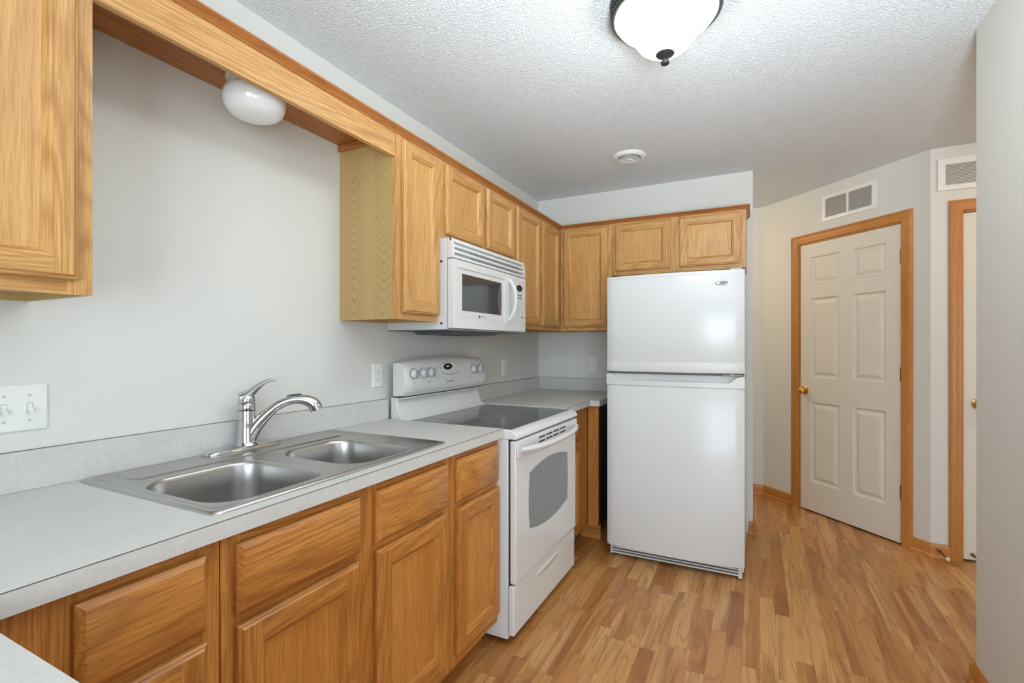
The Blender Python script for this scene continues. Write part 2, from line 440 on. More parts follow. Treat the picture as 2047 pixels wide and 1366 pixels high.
def rect_loop(u0, u1, v0, v1, n): return [(u0, v0, n), (u1, v0, n), (u1, v1, n), (u0, v1, n)]
def panel_door(n, F, u0, u1, z0, z1, cols, rows, face, hinge_side):
    # slab with pressed panels; face = n of the front
    M = F @ Matrix.Translation((u0, 0, 0)) @ Matrix(((1,0,0,0),(0,0,1,0),(0,-1,0,0),(0,0,0,1)))   # local x along the wall, z up
    M = Matrix(((F[0][0], -F[0][2], 0, (F @ Vector((u0,0,0))).x), (F[1][0], -F[1][2], 0, (F @ Vector((u0,0,0))).y), (0,0,1,0), (0,0,0,1)))
    mb = MB(F)
    us = sorted([u0, u1]+[c for p in cols for c in p]); vs = sorted([z0, z1]+[r for p in rows for r in p])
    for i in range(len(us)-1):
        for j in range(len(vs)-1):
            a, b, c, d = us[i], us[i+1], vs[j], vs[j+1]
            hole = any(abs(a-p[0]) < 1e-6 for p in cols) and any(abs(c-r[0]) < 1e-6 for r in rows)
            if not hole: mb.poly(rect_loop(a, b, c, d, face))
            else:
                L = [rect_loop(a+q, b-q, c+q, d-q, face-h) for q, h in ((0, 0), (.003, .006), (.009, .012), (.020, .013), (.040, .004), (.044, .0025))]
                mb.loft(L, cap1=True)
    mb.poly(rect_loop(u0, u1, z0, z1, face-.035))
    for e in ((u0, z0, u1, z0), (u1, z0, u1, z1), (u1, z1, u0, z1), (u0, z1, u0, z0)):
        mb.poly([(e[0], e[1], face), (e[2], e[3], face), (e[2], e[3], face-.035), (e[0], e[1], face-.035)])
    d = S('door_%d' % n, mb, door_paint, M=M, smooth=20)
    tk = MB(F); tk.box(u0-.010, u0-.002, 0, z1+.012, -.11, .0); tk.box(u1+.002, u1+.010, 0, z1+.012, -.11, .0); tk.box(u0-.010, u1+.010, z1+.003, z1+.011, -.11, .0)
    obj('door_jamb', tk, trim_z, d)
    return d
d1 = panel_door(1, FD, .362, 1.107, .012, 2.036, [(.447,.680),(.782,1.006)], [(.231,.836),(1.022,1.622),(1.726,1.934)], -.004, 'r')
tag(d1, 'white six panel closet door in the angled wall')
casing('door_casing', FD, .284, 1.172, 2.112, d1, .065)
d2 = panel_door(2, frame((0,.082,0), (1,0,0), (0,-1,0)), 2.672, 3.43, .012, 2.042, [(2.76,2.99),(3.11,3.34)], [(.231,.836),(1.022,1.622),(1.726,1.934)], -.012, 'r')
tag(d2, 'white door at the right, mostly hidden behind the near wall')
casing('door_casing', frame((0,.082,0), (1,0,0), (0,-1,0)), 2.605, 3.50, 2.118, d2, .065)
def knob(F, u, z, n, parent):
    c = F @ Vector((u, z, n)); A = (F.to_3x3() @ Vector((1,0,0)), Vector((0,0,1)), F.to_3x3() @ Vector((0,0,1)))
    mb = MB().lathe([(0,0),(.030,0),(.031,.003),(.026,.007),(.012,.009),(.010,.020),(.012,.026),(.020,.030),(.0265,.038),(.027,.046),(.022,.055),(.012,.060),(0,.061)], c, A, 32)
    o = obj('door_knob', mb, brass, parent); tag(o, 'polished brass round knob')
knob(FD, .402, .920, -.004, d1)
knob(frame((0,.082,0), (1,0,0), (0,-1,0)), 2.742, .925, -.012, d2)
for zc in (1.828, 1.080, .336):
    mb = MB(FD); mb.box(1.093, 1.107, zc-.045, zc+.045, -.004, -.002)
    c = FD @ Vector((1.109, zc-.047, .004)); mb2 = MB().lathe([(0,0),(.006,0),(.006,.094),(0,.094)], c, 'z', 12)
    mb.T = None; mb.add(mb2.v, mb2.f)
    tag(obj('hinge', mb, hinge_m, d1), 'aged brass hinge')

# door stops on the baseboard
def doorstop(name, base, d, label, L=.07):
    base = Vector(base); d = Vector(d).normalized()
    t_ = thing(name, label, 'door stop', base)
    pts = []; a = d.cross(Vector((0,0,1))).normalized(); b = a.cross(d)
    for k in range(97):
        an = 2*PI*k/8; s_ = k/96
        pts.append(base+d*(.006+s_*L)+(a*math.cos(an)+b*math.sin(an))*.0055)
    obj('spring', MB().tube(pts, .0011, 6), hinge_m, t_)
    A = (a, b, d)
    obj('foot', MB().lathe([(0,0),(.011,0),(.009,.006),(.005,.009),(0,.009)], base, A, 16), hinge_m, t_)
    obj('rubber_tip', MB().lathe([(0,0),(.008,0),(.009,.006),(.008,.014),(0,.016)], base+d*(L+.006), A, 16), white_plate, t_)
doorstop('door_stop', (2.556, .061, .052), (.25, -1, -.25), 'small spring door stop on the baseboard between the two oak door casings')
doorstop('door_stop', (2.715, .092, .045), (.35, -1, -.2), 'small spring door stop low on the hidden white door at right', .055)

# ------------------------------------------------------------------ cabinets
def mitre(mb, u0, u1, v0, v1, prof, side):
    # profile strips along one side of a rectangle; prof = [(inset, n)]
    for (a, h), (b, g) in zip(prof, prof[1:]):
        L0 = rect_loop(u0+a, u1-a, v0+a, v1-a, h); L1 = rect_loop(u0+b, u1-b, v0+b, v1-b, g)
        for k in side: mb.poly([L0[k], L0[(k+1)%4], L1[(k+1)%4], L1[k]])
ST = .042
def cab_door(parent, F, u0, u1, v0, v1, n0, mats, st=ST):
    mz, mh = mats
    outer = [(0,n0),(0,n0+.011),(.003,n0+.014),(.006,n0+.0145),(.010,n0+.019)]
    inner = [(st,n0+.019),(st+.0015,n0+.0155),(st+.007,n0+.0145),(st+.008,n0+.0125),(st+.014,n0+.0085),(st+.0155,n0+.0050)]
    p = MB(F); p.box(u0+st+.012, u1-st-.012, v0+st+.012, v1-st-.012, n0+.001, n0+.0055)
    d = obj('door', p, oak_panel if mz is oak_z else base_panel, parent)
    q = .010; fz = n0+.019
    for k in (1, 3):
        s = MB(F); mitre(s, u0, u1, v0, v1, outer, (k,)); mitre(s, u0, u1, v0, v1, inner, (k,))
        a, b = (u1-st, u1-q) if k == 1 else (u0+q, u0+st)
        s.poly(rect_loop(a, b, v0+q, v1-q, fz))
        a, b = (u1-st, u1-.001) if k == 1 else (u0+.001, u0+st)
        s.poly(rect_loop(a, b, v0+.001, v1-.001, n0+.0005))
        obj('door_stile', s, mz, d)
    for k in (0, 2):
        s = MB(F); mitre(s, u0, u1, v0, v1, outer, (k,)); mitre(s, u0, u1, v0, v1, inner, (k,))
        a, b = (v0+q, v0+st) if k == 0 else (v1-st, v1-q)
        s.poly(rect_loop(u0+st, u1-st, a, b, fz))
        obj('door_rail', s, mh, d)
    return d
def drawer(parent, F, u0, u1, v0, v1, n0, mh):
    s = MB(F)
    s.loft([rect_loop(u0+a, u1-a, v0+a, v1-a, n0+h) for a, h in ((0,0),(0,.009),(.003,.0115),(.010,.0175),(.0125,.019))], cap0=True, cap1=True)
    return obj('drawer_front', s, mh, parent)
def cabinet(name, label, F, u0, u1, z0, z1, D, doors, drawers=(), toe=0, group=None, mats=None, sidem=None, door_st=ST, rails=None, body_u=None):
    mz, mh = mats; sidem = sidem or mz
    b0, b1 = body_u or (u0, u1)
    c = F @ Vector(((u0+u1)/2, z0 if not toe else 0, D/2))
    t_ = thing(name, label, 'cabinet', c, group)
    fb = D-.019
    b = MB(F)
    e = .0006
    b.box(b0+e, b0+.013, z0, z1, .002, fb); b.box(b1-.013, b1-e, z0, z1, .002, fb)
    b.box(b0+.013, b1-.013, z0+.016, z0+.028, .014, fb)
    if not toe: b.box(b0+.013, b1-.013, z1-.013, z1, .014, fb)
    b.box(b0+.013, b1-.013, z0, z1, .002, .014)
    obj('carcass', b, sidem, t_)
    cols = sorted({(d[0], d[1]) for d in (drawers or doors)})
    ed = [u0+e]; 
    for a, bb_ in cols: ed += [a+.014, bb_-.014]
    ed.append(u1-e)
    for i in range(0, len(ed), 2):
        if ed[i+1]-ed[i] > .001: obj('frame_stile', MB(F).box(ed[i], ed[i+1], z0, z1, fb+.0005, D), mz, t_)
    vv = rails
    if vv is None:
        lo = min(d[2] for d in list(doors)+list(drawers)); hi = max(d[3] for d in list(doors)+list(drawers))
        vv = [(z0, lo+.014), (hi-.014, z1)]
        if drawers and doors:
            vv.append((max(d[3] for d in doors)-.014, min(d[2] for d in drawers)+.014))
    for i in range(1, len(ed)-1, 2):
        for a, c_ in vv: obj('frame_rail', MB(F).box(ed[i], ed[i+1], a, c_, fb+.0005, D-.0003), mh, t_)
    for d in doors: cab_door(t_, F, d[0], d[1], d[2], d[3], D+.0022, mats, door_st)
    for d in drawers: drawer(t_, F, d[0], d[1], d[2], d[3], D+.0022, mh)
    if toe:
        obj('toe_kick', MB(F).box(u0+e, u1-e, 0.001, z0, D-.075-.012, D-.075), mh, t_)
    return t_
UM = (oak_z, oak_y); UMB = (oak_z, oak_x); BMt = (base_z, base_y); BMx = (base_z, base_x)
Z0, Z1 = 1.370, 2.125
GU = 'oak wall cabinets'
cabinet('wall_cabinet', 'oak wall cabinet cropped by the upper left corner of the photo', FA, -3.72, -3.112, Z0, Z1, .305, [(-3.69,-3.142,1.399,2.094)], mats=UM, sidem=side_lam, group=GU)
cabinet('wall_cabinet', 'tall narrow oak wall cabinet with exposed tan side, left of the microwave', FA, -2.122, -1.832, Z0, Z1, .305, [(-2.090,-1.846,1.397,2.094)], mats=UM, sidem=side_lam, group=GU)
cabinet('wall_cabinet', 'short two door oak wall cabinet directly above the microwave', FA, -1.830, -1.077, 1.748, Z1, .305, [(-1.790,-1.450,1.777,2.094),(-1.408,-1.094,1.777,2.094)], mats=UM, group=GU)
cabinet('wall_cabinet', 'tall two door oak corner wall cabinet right of the microwave', FA, -1.075, -.306, Z0, Z1, .305, [(-1.045,-.700,1.397,2.094),(-.662,-.363,1.397,2.094)], mats=UM, group=GU, body_u=(-1.075, -.003))
cabinet('wall_cabinet', 'tall single door oak wall cabinet on the far wall beside the refrigerator top', FB, .308, .694, Z0, Z1, .305, [(.337,.662,1.397,2.096)], mats=UMB, group=GU, body_u=(.308, .694))
cabinet('wall_cabinet', 'short wide two door oak wall cabinet above the refrigerator', FB, .696, 1.532, 1.748, Z1, .305, [(.716,1.082,1.777,2.098),(1.138,1.504,1.777,2.098)], mats=UMB, group=GU)

# crown moulding along the cabinet tops
cp = [(.0008,0),(.003,.001),(.005,.006),(.010,.011),(.017,.016),(.022,.019),(.022,.025),(.0008,.025)]
def crown_run(mb, pts, base):
    # pts: list of (position, outward mitre vector)
    n = len(cp); vs = []
    for p, o in pts:
        for a, h in cp: vs.append((p[0]+o[0]*a, p[1]+o[1]*a, base+h))
    fs = [list(range(n)), [(len(pts)-1)*n+i for i in range(n)]]
    for k in range(len(pts)-1):
        for i in range(n): fs.append([k*n+i, k*n+(i+1)%n, (k+1)*n+(i+1)%n, (k+1)*n+i])
    mb.add(vs, fs)
m1 = MB(); crown_run(m1, [((.305,-3.72),(1,0)), ((.305,-.305),(1,-1))], 2.110)
tag(obj('crown_moulding', m1, red_y, smooth=25), 'long reddish oak crown strip along the tops of the left wall cabinets', 'moulding', 'crown strips')
m1 = MB(); crown_run(m1, [((.3055,-.305),(1,-1)), ((1.5325,-.305),(1,-1)), ((1.5325,-.002),(1,0))], 2.110)
tag(obj('crown_moulding', m1, red_x, smooth=25), 'reddish oak crown strip on the far wall cabinets, turning back above the refrigerator', 'moulding', 'crown strips')

# light valance with the soffit over the sink
v = thing('light_valance', 'long oak valance board with plank soffit spanning over the sink', 'valance', (.15, -2.617, 2.01))
obj('front_board', MB().box(.284, .304, -3.1112, -2.1228, 2.016, 2.125), oak_y, v, bevel=.0015)
sf = MB()
for k in range(12): sf.box(.0015+k*.0235, .0015+k*.0235+.0222, -3.1112, -2.1228, 2.112, 2.122)
obj('soffit_panel', sf, red_y, v, bevel=.001)
obj('end_cleat', MB().prism([(0.003,2.084),(.003,2.1115),(.2835,2.1115),(.2835,2.084)], 1, -2.137, -2.1228), red_x, v, bevel=.003)

# globe light under the soffit
g = thing('globe_light', 'unlit white opal glass mushroom light hanging above the sink', 'lamp', (.16,-2.628,1.965))
obj('fitter', MB().lathe([(0,2.1115),(.080,2.1115),(.082,2.108),(.081,2.098),(.077,2.094),(.076,2.074),(0,2.074)], (.16,-2.628,0), 'z', 40), appl_soft, g)
pr_ = [(.072,2.0735),(.078,2.072),(.086,2.065),(.0905,2.052),(.0915,2.038),(.088,2.020),(.077,2.002),(.058,1.990),(.030,1.985),(0,1.984)]
pp = smooth_path([(a, b, 0) for a, b in pr_], 3)
obj('glass_globe', MB().lathe([(max(p.x,0), p.y) for p in pp], (.16,-2.628,0), 'z', 48), opal, g, smooth=60)

# base cabinets
BZ = .876
GBs = 'oak base cabinets'
cabinet('base_cabinet', 'oak base cabinet cropped at the lower left, in the corner with the peninsula', FA, -3.388, -3.028, .10, BZ, .61, [(-3.268,-3.060,.145,.680)], [(-3.268,-3.060,.702,.850)], toe=1, mats=BMt, group=GBs, door_st=.052)
cabinet('base_cabinet', 'wide two door oak sink base cabinet under the steel sink', FA, -3.026, -2.196, .10, BZ, .61, [(-2.998,-2.650,.145,.677),(-2.582,-2.232,.145,.677)], [(-2.998,-2.643,.699,.848),(-2.582,-2.224,.699,.848)], toe=1, mats=BMt, group=GBs, door_st=.052)
cabinet('base_cabinet', 'narrow oak base cabinet with one drawer, left of the range', FA, -2.194, -1.838, .10, BZ, .61, [(-2.162,-1.846,.140,.672)], [(-2.162,-1.853,.697,.850)], toe=1, mats=BMt, group=GBs, door_st=.052)
cabinet('base_cabinet', 'narrow oak base cabinet with one drawer, right of the range', FA, -1.062, -.606, .10, BZ, .61, [(-1.040,-.800,.140,.672)], [(-1.040,-.800,.697,.850)], toe=1, mats=BMt, group=GBs, door_st=.052, body_u=(-1.062,-.004))
c_ = thing('end_cabinet', 'short oak end cabinet standing in the gap beside the refrigerator', 'cabinet', (.645, -.3, 0))
obj('carcass', MB().box(.6125, .680, -.583, -.003, .10, BZ), black_rub, c_)  # black body colour stands in for the shade beside the refrigerator
obj('face_frame', MB().box(.6125, .682, -.604, -.584, .098, BZ), base_z, c_, bevel=.0015)
obj('toe_kick', MB().box(.545, .680, -.552, -.540, .001, .0975), base_x, c_)
pb = thing('peninsula_cabinet', 'oak cabinet body under the peninsula worktop, lower left edge', 'cabinet', (.93,-3.71,0))
obj('carcass', MB().box(.64, 1.20, -4.0, -3.425, .10, BZ), base_z, pb)
obj('toe_kick', MB().box(.64, 1.16, -3.96, -3.50, .001, .0995), base_x, pb)

# ------------------------------------------------------------------ worktops
CT = .914
ct = MB()
hx0, hx1, hy0, hy1 = .060, .572, -3.005, -2.215
XF = .637
for b in ((.001, XF, -4.03, hy0), (.001, hx0, hy0, hy1), (hx1, XF, hy0, hy1), (.001, XF, hy1, -1.8345), (XF, 1.23, -4.03, -3.397)):
    ct.box(b[0], b[1], b[2], b[3], BZ+.0006, CT)
w_ = obj('worktop', ct, lam, bevel=0)
tag(w_, 'long grey laminate worktop holding the steel sink and turning into the peninsula', 'worktop')
obj('backsplash', MB().box(.001, .020, -4.03, -1.8345, CT+.0002, 1.008), lam, w_, bevel=.001)
ln = MB(); ln.box(XF-.002, XF+.0004, -3.397, -1.8345, CT-.0022, CT-.0006); ln.box(XF, 1.23, -3.397, -3.3966, CT-.0022, CT-.0006)
ln.box(.0005, .0035, -4.03, -1.8345, 1.0078, 1.0092)
objs('edge_line', ln, lam_line, w_)
ct = MB(); ct.prism([(.001,-1.0655),(XF,-1.0655),(XF,-.632),(.698,-.632),(.698,-.001),(.001,-.001)], 2, BZ+.0006, CT)
w2_ = obj('worktop', ct, lam)
tag(w2_, 'short grey laminate corner worktop between the range and the refrigerator', 'worktop')
bs = MB(); bs.box(.001, .020, -1.0655, -.001, CT+.0002, 1.008); bs.box(.020, .698, -.020, -.001, CT+.0002, 1.008)
objs('backsplash', bs, lam, w2_, bevel=.001)
ln = MB(); ln.box(XF-.002, XF+.0004, -1.0655, -.632, CT-.0022, CT-.0006); ln.box(XF, .698, -.6324, -.631, CT-.0022, CT-.0006)
ln.box(.0005, .0035, -1.0655, -.003, 1.0078, 1.0092); ln.box(.002, .698, -.0035, -.0005, 1.0078, 1.0092)
objs('edge_line', ln, lam_line, w2_)

# ------------------------------------------------------------------ sink
def rrect(x0, x1, y0, y1, r, z, seg=8):
    out = []
    for cx, cy, a0 in ((x1-r, y1-r, 0), (x0+r, y1-r, 90), (x0+r, y0+r, 180), (x1-r, y0+r, 270)):
        for k in range(seg+1):
            a = math.radians(a0+90*k/seg); out.append((cx+r*math.cos(a), cy+r*math.sin(a), z))
    return out
SX0, SX1, SY0, SY1 = .034, .600, -3.032, -2.196
sk = thing('kitchen_sink', 'double bowl brushed steel drop-in sink in the long worktop', 'sink', ((SX0+SX1)/2, (SY0+SY1)/2, CT))
zt = CT+.0035
basins = [(.205, .562, -2.998, -2.672), (.205, .562, -2.604, -2.306)]
bm = bmesh.new()
def bloop(pts):
    vs = [bm.verts.new(p) for p in pts]
    return [bm.edges.new((vs[i], vs[(i+1) % len(vs)])) for i in range(len(vs))]
ed = bloop(rrect(SX0+.020, SX1-.020, SY0+.020, SY1-.020, .012, zt))
for b in basins: ed += bloop(rrect(*b, .085, zt, 12))
bmesh.ops.triangle_fill(bm, use_beauty=True, use_dissolve=False, edges=ed)
dk = MB(); bm.verts.index_update(); dk.add([tuple(v_.co) for v_ in bm.verts], [[v_.index for v_ in f.verts] for f in bm.faces]); bm.free()
dk.loft([rrect(SX0-.001+a, SX1+.001-a, SY0-.001+a, SY1+.001-a, max(.022-a*.5, .012), z) for a, z in ((0,CT+.0004),(.001,CT+.003),(.004,CT+.0065),(.010,CT+.0075),(.016,CT+.0060),(.021,zt))])
obj('deck', dk, steel_m, sk, smooth=40)
lg = MB(); lg.loft([rrect(.058+a, .168-a, -2.965+a, -2.262-a, .02, z, 5) for a, z in ((0,zt+.0002),(.003,zt+.003),(.005,zt+.0035))], cap1=True)
obj('faucet_ledge', lg, steel_m, sk, smooth=40)
for b in basins:
    mb = MB(); x0, x1, y0, y1 = b
    L = []
    for a, z, r in ((0,zt,.085),(.003,zt-.001,.083),(.006,zt-.004,.08),(.008,zt-.012,.078),(.012,zt-.06,.075),(.018,zt-.13,.07),(.026,zt-.155,.065),(.040,zt-.167,.055),(.060,zt-.170,.045)):
        L.append(rrect(x0+a, x1-a, y0+a, y1-a, r, z, 12))
    mb.loft(L, cap1=True)
    bs_ = obj('basin', mb, steel_m, sk, smooth=50)
    c = ((x0+x1)/2, (y0+y1)/2, zt-.1698)
    obj('drain', MB().lathe([(0,.0),(.044,.0),(.045,.003),(.038,.004),(.034,.001),(0,.001)], c, 'z', 28), chrome, bs_)

# faucet
fc = thing('faucet', 'tall chrome pull-out kitchen faucet with curved lever standing on the sink', 'faucet', (.065,-2.590,CT+.009))
fx, fy = .065, -2.590; zf = zt+.0037
D2 = Vector((.16, .17, 0)).normalized()
bp = MB(); bp.loft([rrect(fx-.031+a, fx+.031-a, fy-.141+a, fy+.124-a, .0305-a, z, 8) for a, z in ((0,zf),(.0,zf+.004),(.003,zf+.009),(.010,zf+.012))], cap1=True)
obj('base_plate', bp, chrome, fc, smooth=45)
obj('body', MB().lathe([(.036,zf+.011),(.034,zf+.015),(.0305,zf+.019),(.0295,zf+.024),(.0275,1.0),(.0265,1.044),(.0262,1.046),(0,1.046)], (fx,fy,0), 'z', 40), chrome, fc)
obj('seal_ring', MB().lathe([(.0268,1.0462),(.0268,1.0485),(0,1.0485)], (fx,fy,0), 'z', 32), black_rub, fc)
obj('collar', MB().lathe([(.0262,1.0486),(.0268,1.052),(.0268,1.066),(.0255,1.069),(.0245,1.0695),(.0262,1.071),(0,1.071)], (fx,fy,0), 'z', 40), chrome, fc)
def vp(s_, z): return Vector((fx, fy, 0))+D2*s_+Vector((0,0,z))
hd = MB().lathe([(0,1.0712),(.0255,1.0712),(.0265,1.075),(.0262,1.087),(.0225,1.097),(.012,1.104),(0,1.106)], (fx,fy,0), 'z', 40)
hp = smooth_path([vp(-.014,1.088), vp(.004,1.098), vp(.020,1.112), vp(.036,1.127), vp(.052,1.138), vp(.066,1.1445), vp(.078,1.1465), vp(.086,1.1445)], 4)
n_ = len(hp); rr_ = [(.019*(1-i/(n_-1))**1.6+.0078) for i in range(n_)]; ff_ = [.8-.30*(i/(n_-1)) for i in range(n_)]
rr_[-1] = .005
hd.tube(hp, rr_, 20, ff_)
obj('lever_handle', hd, chrome, fc, smooth=60)
spp = smooth_path([vp(-.002,.935), vp(.012,.965), vp(.032,.998), vp(.056,1.0255), vp(.0802,1.0480)], 6)
n_ = len(spp)
obj('spout', MB().tube(spp, [.0265-.0110*min(1, i/(n_-1))**1.1 for i in range(n_)], 28), chrome, fc, smooth=60)
hh_ = smooth_path([vp(.0810,1.0487), vp(.098,1.0610), vp(.130,1.0745), vp(.1627,1.0770), vp(.186,1.0725), vp(.206,1.0605), vp(.217,1.0400)], 6)
n_ = len(hh_)
obj('spray_head', MB().tube(hh_, [.0153+.0062*min(1, max(0, (i/(n_-1)-.45)/.40)) for i in range(n_)], 28), chrome, fc, smooth=60)
bt = smooth_path([vp(.122,1.0880), vp(.138,1.0920), vp(.157,1.0935), vp(.170,1.0925)], 4)
obj('spray_button', MB().tube(bt, .0055, 12, .55), black_rub, fc, smooth=60)

# ------------------------------------------------------------------ range
RY0, RY1 = -1.830, -1.070; RC = -1.45
rg = thing('range', 'white freestanding electric range with smooth glass top', 'stove', (.35, RC, 0))
b = MB(); b.box(.03, .655, RY0, RY1, .028, .868)
obj('body', b, range_m, rg, bevel=.003)
ft = MB()
for yy in (RY0+.14, RY1-.14):
    for xx in (.10, .50): ft.lathe([(0,0),(.018,0),(.018,.045),(0,.045)], (xx, yy, .0005), 'z', 12)
objs('foot', ft, black_rub, rg)
# front side trims (vertical rounded edge at the left, seen past the cabinets)
# cooktop frame
cf = MB()
prof = [(.12,.869),(.12,.908),(.655,.908),(.672,.906),(.690,.897),(.700,.885),(.700,.873),(.692,.869)]
cf.prism([(x, z) for x, z in prof], 1, RY0-.0005, RY1+.0005)
obj('cooktop_frame', cf, range_m, rg, bevel=.003, smooth=40)
obj('cooktop_glass', MB().box(.130, .662, RY0+.022, RY1-.022, .9082, .9098), cook_glass, rg, bevel=.0006)
for (bx, by, r) in ((.53,-1.64,.105),(.53,-1.26,.09),(.26,-1.64,.08),(.26,-1.26,.105)):
    mb = MB().lathe([(0,.9099),(r,.9099),(r,.9102),(0,.9102)], (bx,by,0), 'z', 48)
    obj('burner', mb, burner_m, rg, smooth=30)
# backguard
bg = MB()
bg.prism([(.030,.869),(.030,1.015),(.068,1.015),(.066,.985),(.072,.950),(.090,.922),(.119,.9085),(.119,.869)], 1, RY0, RY1)
obj('backguard', bg, range_m, rg, bevel=.003, smooth=50)
cs = MB()
N_ = 24
loops = []
for k in range(N_+1):
    t_ = -1+2*k/N_; y = RC+t_*.380
    arch = .018*(1-t_*t_)
    sh = 1.0 if abs(t_) < .985 else (1-((abs(t_)-.985)/.015)**2*.10)
    zt_ = 1.184+arch; 
    P_ = [(.042,1.020),(.042,zt_-.004),(.055,zt_),(.078,zt_+.002),(.098,zt_-.008),(.112,zt_-.030),(.121,zt_-.070),(.124,1.085),(.121,1.050),(.108,1.028),(.090,1.0185),(.060,1.0175)]
    cz = 1.10; cxx = .042
    loops.append([(cxx+(x-cxx)*sh, y, cz+(z-cz)*(1-(1-sh)*.5)) for x, z in P_])
cs.loft(loops, True, True)
con = obj('control_console', cs, range_m, rg, smooth=40, bevel=.002)
sp = MB().box(.045, .082, RY0+.004, RY1-.004, 1.0155, 1.0172)
obj('console_gap', sp, slot_m, rg)
obj('console_lip', MB().box(.045, .094, RY0+.006, RY1-.006, 1.009, 1.0150), range_m, rg, bevel=.002)
def cx_at(z):   # console face x at height z (near its middle)
    return .112+(.012*(1-abs((z-1.09)/.09)**2) if abs(z-1.09) < .09 else 0)
AX = (Vector((0,1,0)), Vector((0,0,1)), Vector((1,0,0)))
for y in (RC-.325, RC-.250, RC-.188, RC+.228, RC+.300):
    z = 1.128; x = .1215
    k_ = obj('control_knob', MB().lathe([(0,0),(.0235,0),(.0235,.004),(.021,.006),(.0195,.015),(.017,.018),(0,.019)], (x,y,z), AX, 36), appl, rg)
    obj('knob_skirt', MB().lathe([(0,-.001),(.0262,-.001),(.0262,.0015),(0,.0015)], (x,y,z), AX, 36), panel_grey, k_)
    gp = MB(); gp.prism([(y-.0065,z-.020),(y+.0065,z-.020),(y+.005,z+.020),(y-.005,z+.020)], 0, x+.010, x+.027)
    tag(obj('grip', gp, mat('knob_grip', lin(150,156,162), .3) if 'knob_grip' not in bpy.data.materials else bpy.data.materials['knob_grip'], k_, bevel=.002), 'grey grip bar')
tick = MB()
for y in (RC-.325, RC-.250, RC-.188, RC+.228, RC+.300):
    for a in range(-140, 141, 28):
        ra = math.radians(a); tick.box(.1218, .1238, y+.030*math.sin(ra)-.001, y+.030*math.sin(ra)+.001, 1.128+.030*math.cos(ra)-.001, 1.128+.030*math.cos(ra)+.001)
    tick.box(.1235, .1247, y-.004, y+.004, 1.083, 1.087)
tick.box(.1235, .1247, RC-.215, RC-.205, 1.076, 1.088); tick.box(.1235, .1247, RC+.20, RC+.205, 1.078, 1.086)
obj('panel_marks', tick, panel_grey, rg)
def oval(mb, y, z, ry, rz, x0, x1, n=40):
    mb.prism([(y+ry*math.cos(2*PI*k/n), z+rz*math.sin(2*PI*k/n)) for k in range(n)], 0, x0, x1)
ov = MB(); oval(ov, RC-.012, 1.130, .128, .046, .119, .1262)
op = obj('oval_panel', ov, appl_soft, rg, bevel=.002)
ds = MB(); oval(ds, RC-.042, 1.153, .040, .0165, .126, .1272); dsp = obj('clock_display', ds, black_gloss, rg)
TY = lambda y, z, x: Matrix(((0,0,1,x),(1,0,0,y),(0,1,0,z),(0,0,0,1)))
obj('clock_digits', text_mb('8:11', .0155, TY(RC-.042, 1.154, .1276)), led, dsp)
bn = MB()
for k in range(8): oval(bn, RC-.092+k*.0225, 1.117-.012*math.cos((k-3.5)/3.5*1.3)+.006, .0062, .0045, .1262, .1268, 14)
oval(bn, RC-.105, 1.147, .0055, .0045, .1262, .1268, 12); oval(bn, RC+.040, 1.152, .0055, .0045, .1262, .1268, 12)
objs('touch_button', bn, panel_grey, rg)
lgm = MB(); n = 20
lgm.loft([[(x, RC-.045+r*math.cos(2*PI*k/n), 1.073+r*math.sin(2*PI*k/n)) for k in range(n)] for x, r in ((.1236,.009),(.1244,.009),(.1244,.0068),(.1236,.0068))])
obj('maker_mark', lgm, panel_grey, rg)
obj('maker_lettering', text_mb('MAYTAG', .013, TY(RC-.002, 1.073, .1243)), panel_grey, rg)
# oven door
od = MB(); od.box(.664, .692, RY0+.004, RY1-.004, .262, .862)
odo = obj('oven_door', od, range_m, rg, bevel=.005, seg=3)
ins = MB(); ins.box(.645, .6645, RY0+.012, RY1-.012, .05, .868); obj('door_gap', ins, slot_m, rg)
wn = MB(); pts = []
for k in range(25): s_ = -1+2*k/24; pts.append((RC+s_*.238, .700+.030*(1-s_*s_)))
for k in range(17):
    s_ = k/16; pts.append((RC+.238+.010*math.sin(PI*s_), .700-s_*.245))
for k in range(25): s_ = 1-2*k/24; pts.append((RC+s_*.238, .455-.030*(1-s_*s_)))
for k in range(17):
    s_ = k/16; pts.append((RC-.238-.010*math.sin(PI*s_), .455+s_*.245))
wn.prism(pts, 0, .6922, .6932)
obj('oven_window', wn, oven_glass, odo)
bd = MB(); bd.box(.6922, .7000, RY0+.004, RY1-.004, .792, .862)
bp_ = obj('vent_panel', bd, range_m, odo, bevel=.0035)
sl = MB()
for k in range(4):
    y = RC-.155+k*.090
    for z in (.842, .822):
        sl.prism([(y,z-.003),(y+.074,z-.003),(y+.074,z+.004),(y,z+.004)], 0, .7002, .7008)
objs('vent_slot', sl, slot_m, bp_)
hpth = []
for k in range(33):
    s_ = -1+2*k/32; hpth.append((.700+.036*(1-s_**4)+.006, RC-.006+s_*.352, .826-.010*(1-s_*s_)))
hb = MB().tube(hpth, [.0115+(.003 if 2 < i < 30 else 0) for i in range(33)], 16, .95)
obj('handle', hb, appl, odo, smooth=60)
dr = MB(); dr.box(.658, .684, RY0+.002, RY1-.002, .045, .252)
dro = obj('storage_drawer', dr, range_m, rg, bevel=.005, seg=3)
dh = MB()
Lp = []
for x_, sc_ in ((.6842,1.0),(.6850,.97),(.6856,.93)):
    L_ = []
    for k in range(36):
        a = 2*PI*k/36; L_.append((x_, RC+.16*sc_*math.cos(a), .205+.016*sc_*math.sin(a)))
    Lp.append(L_)
dh.loft(Lp, cap1=True); obj('drawer_pull', dh, range_m, dro, smooth=50)

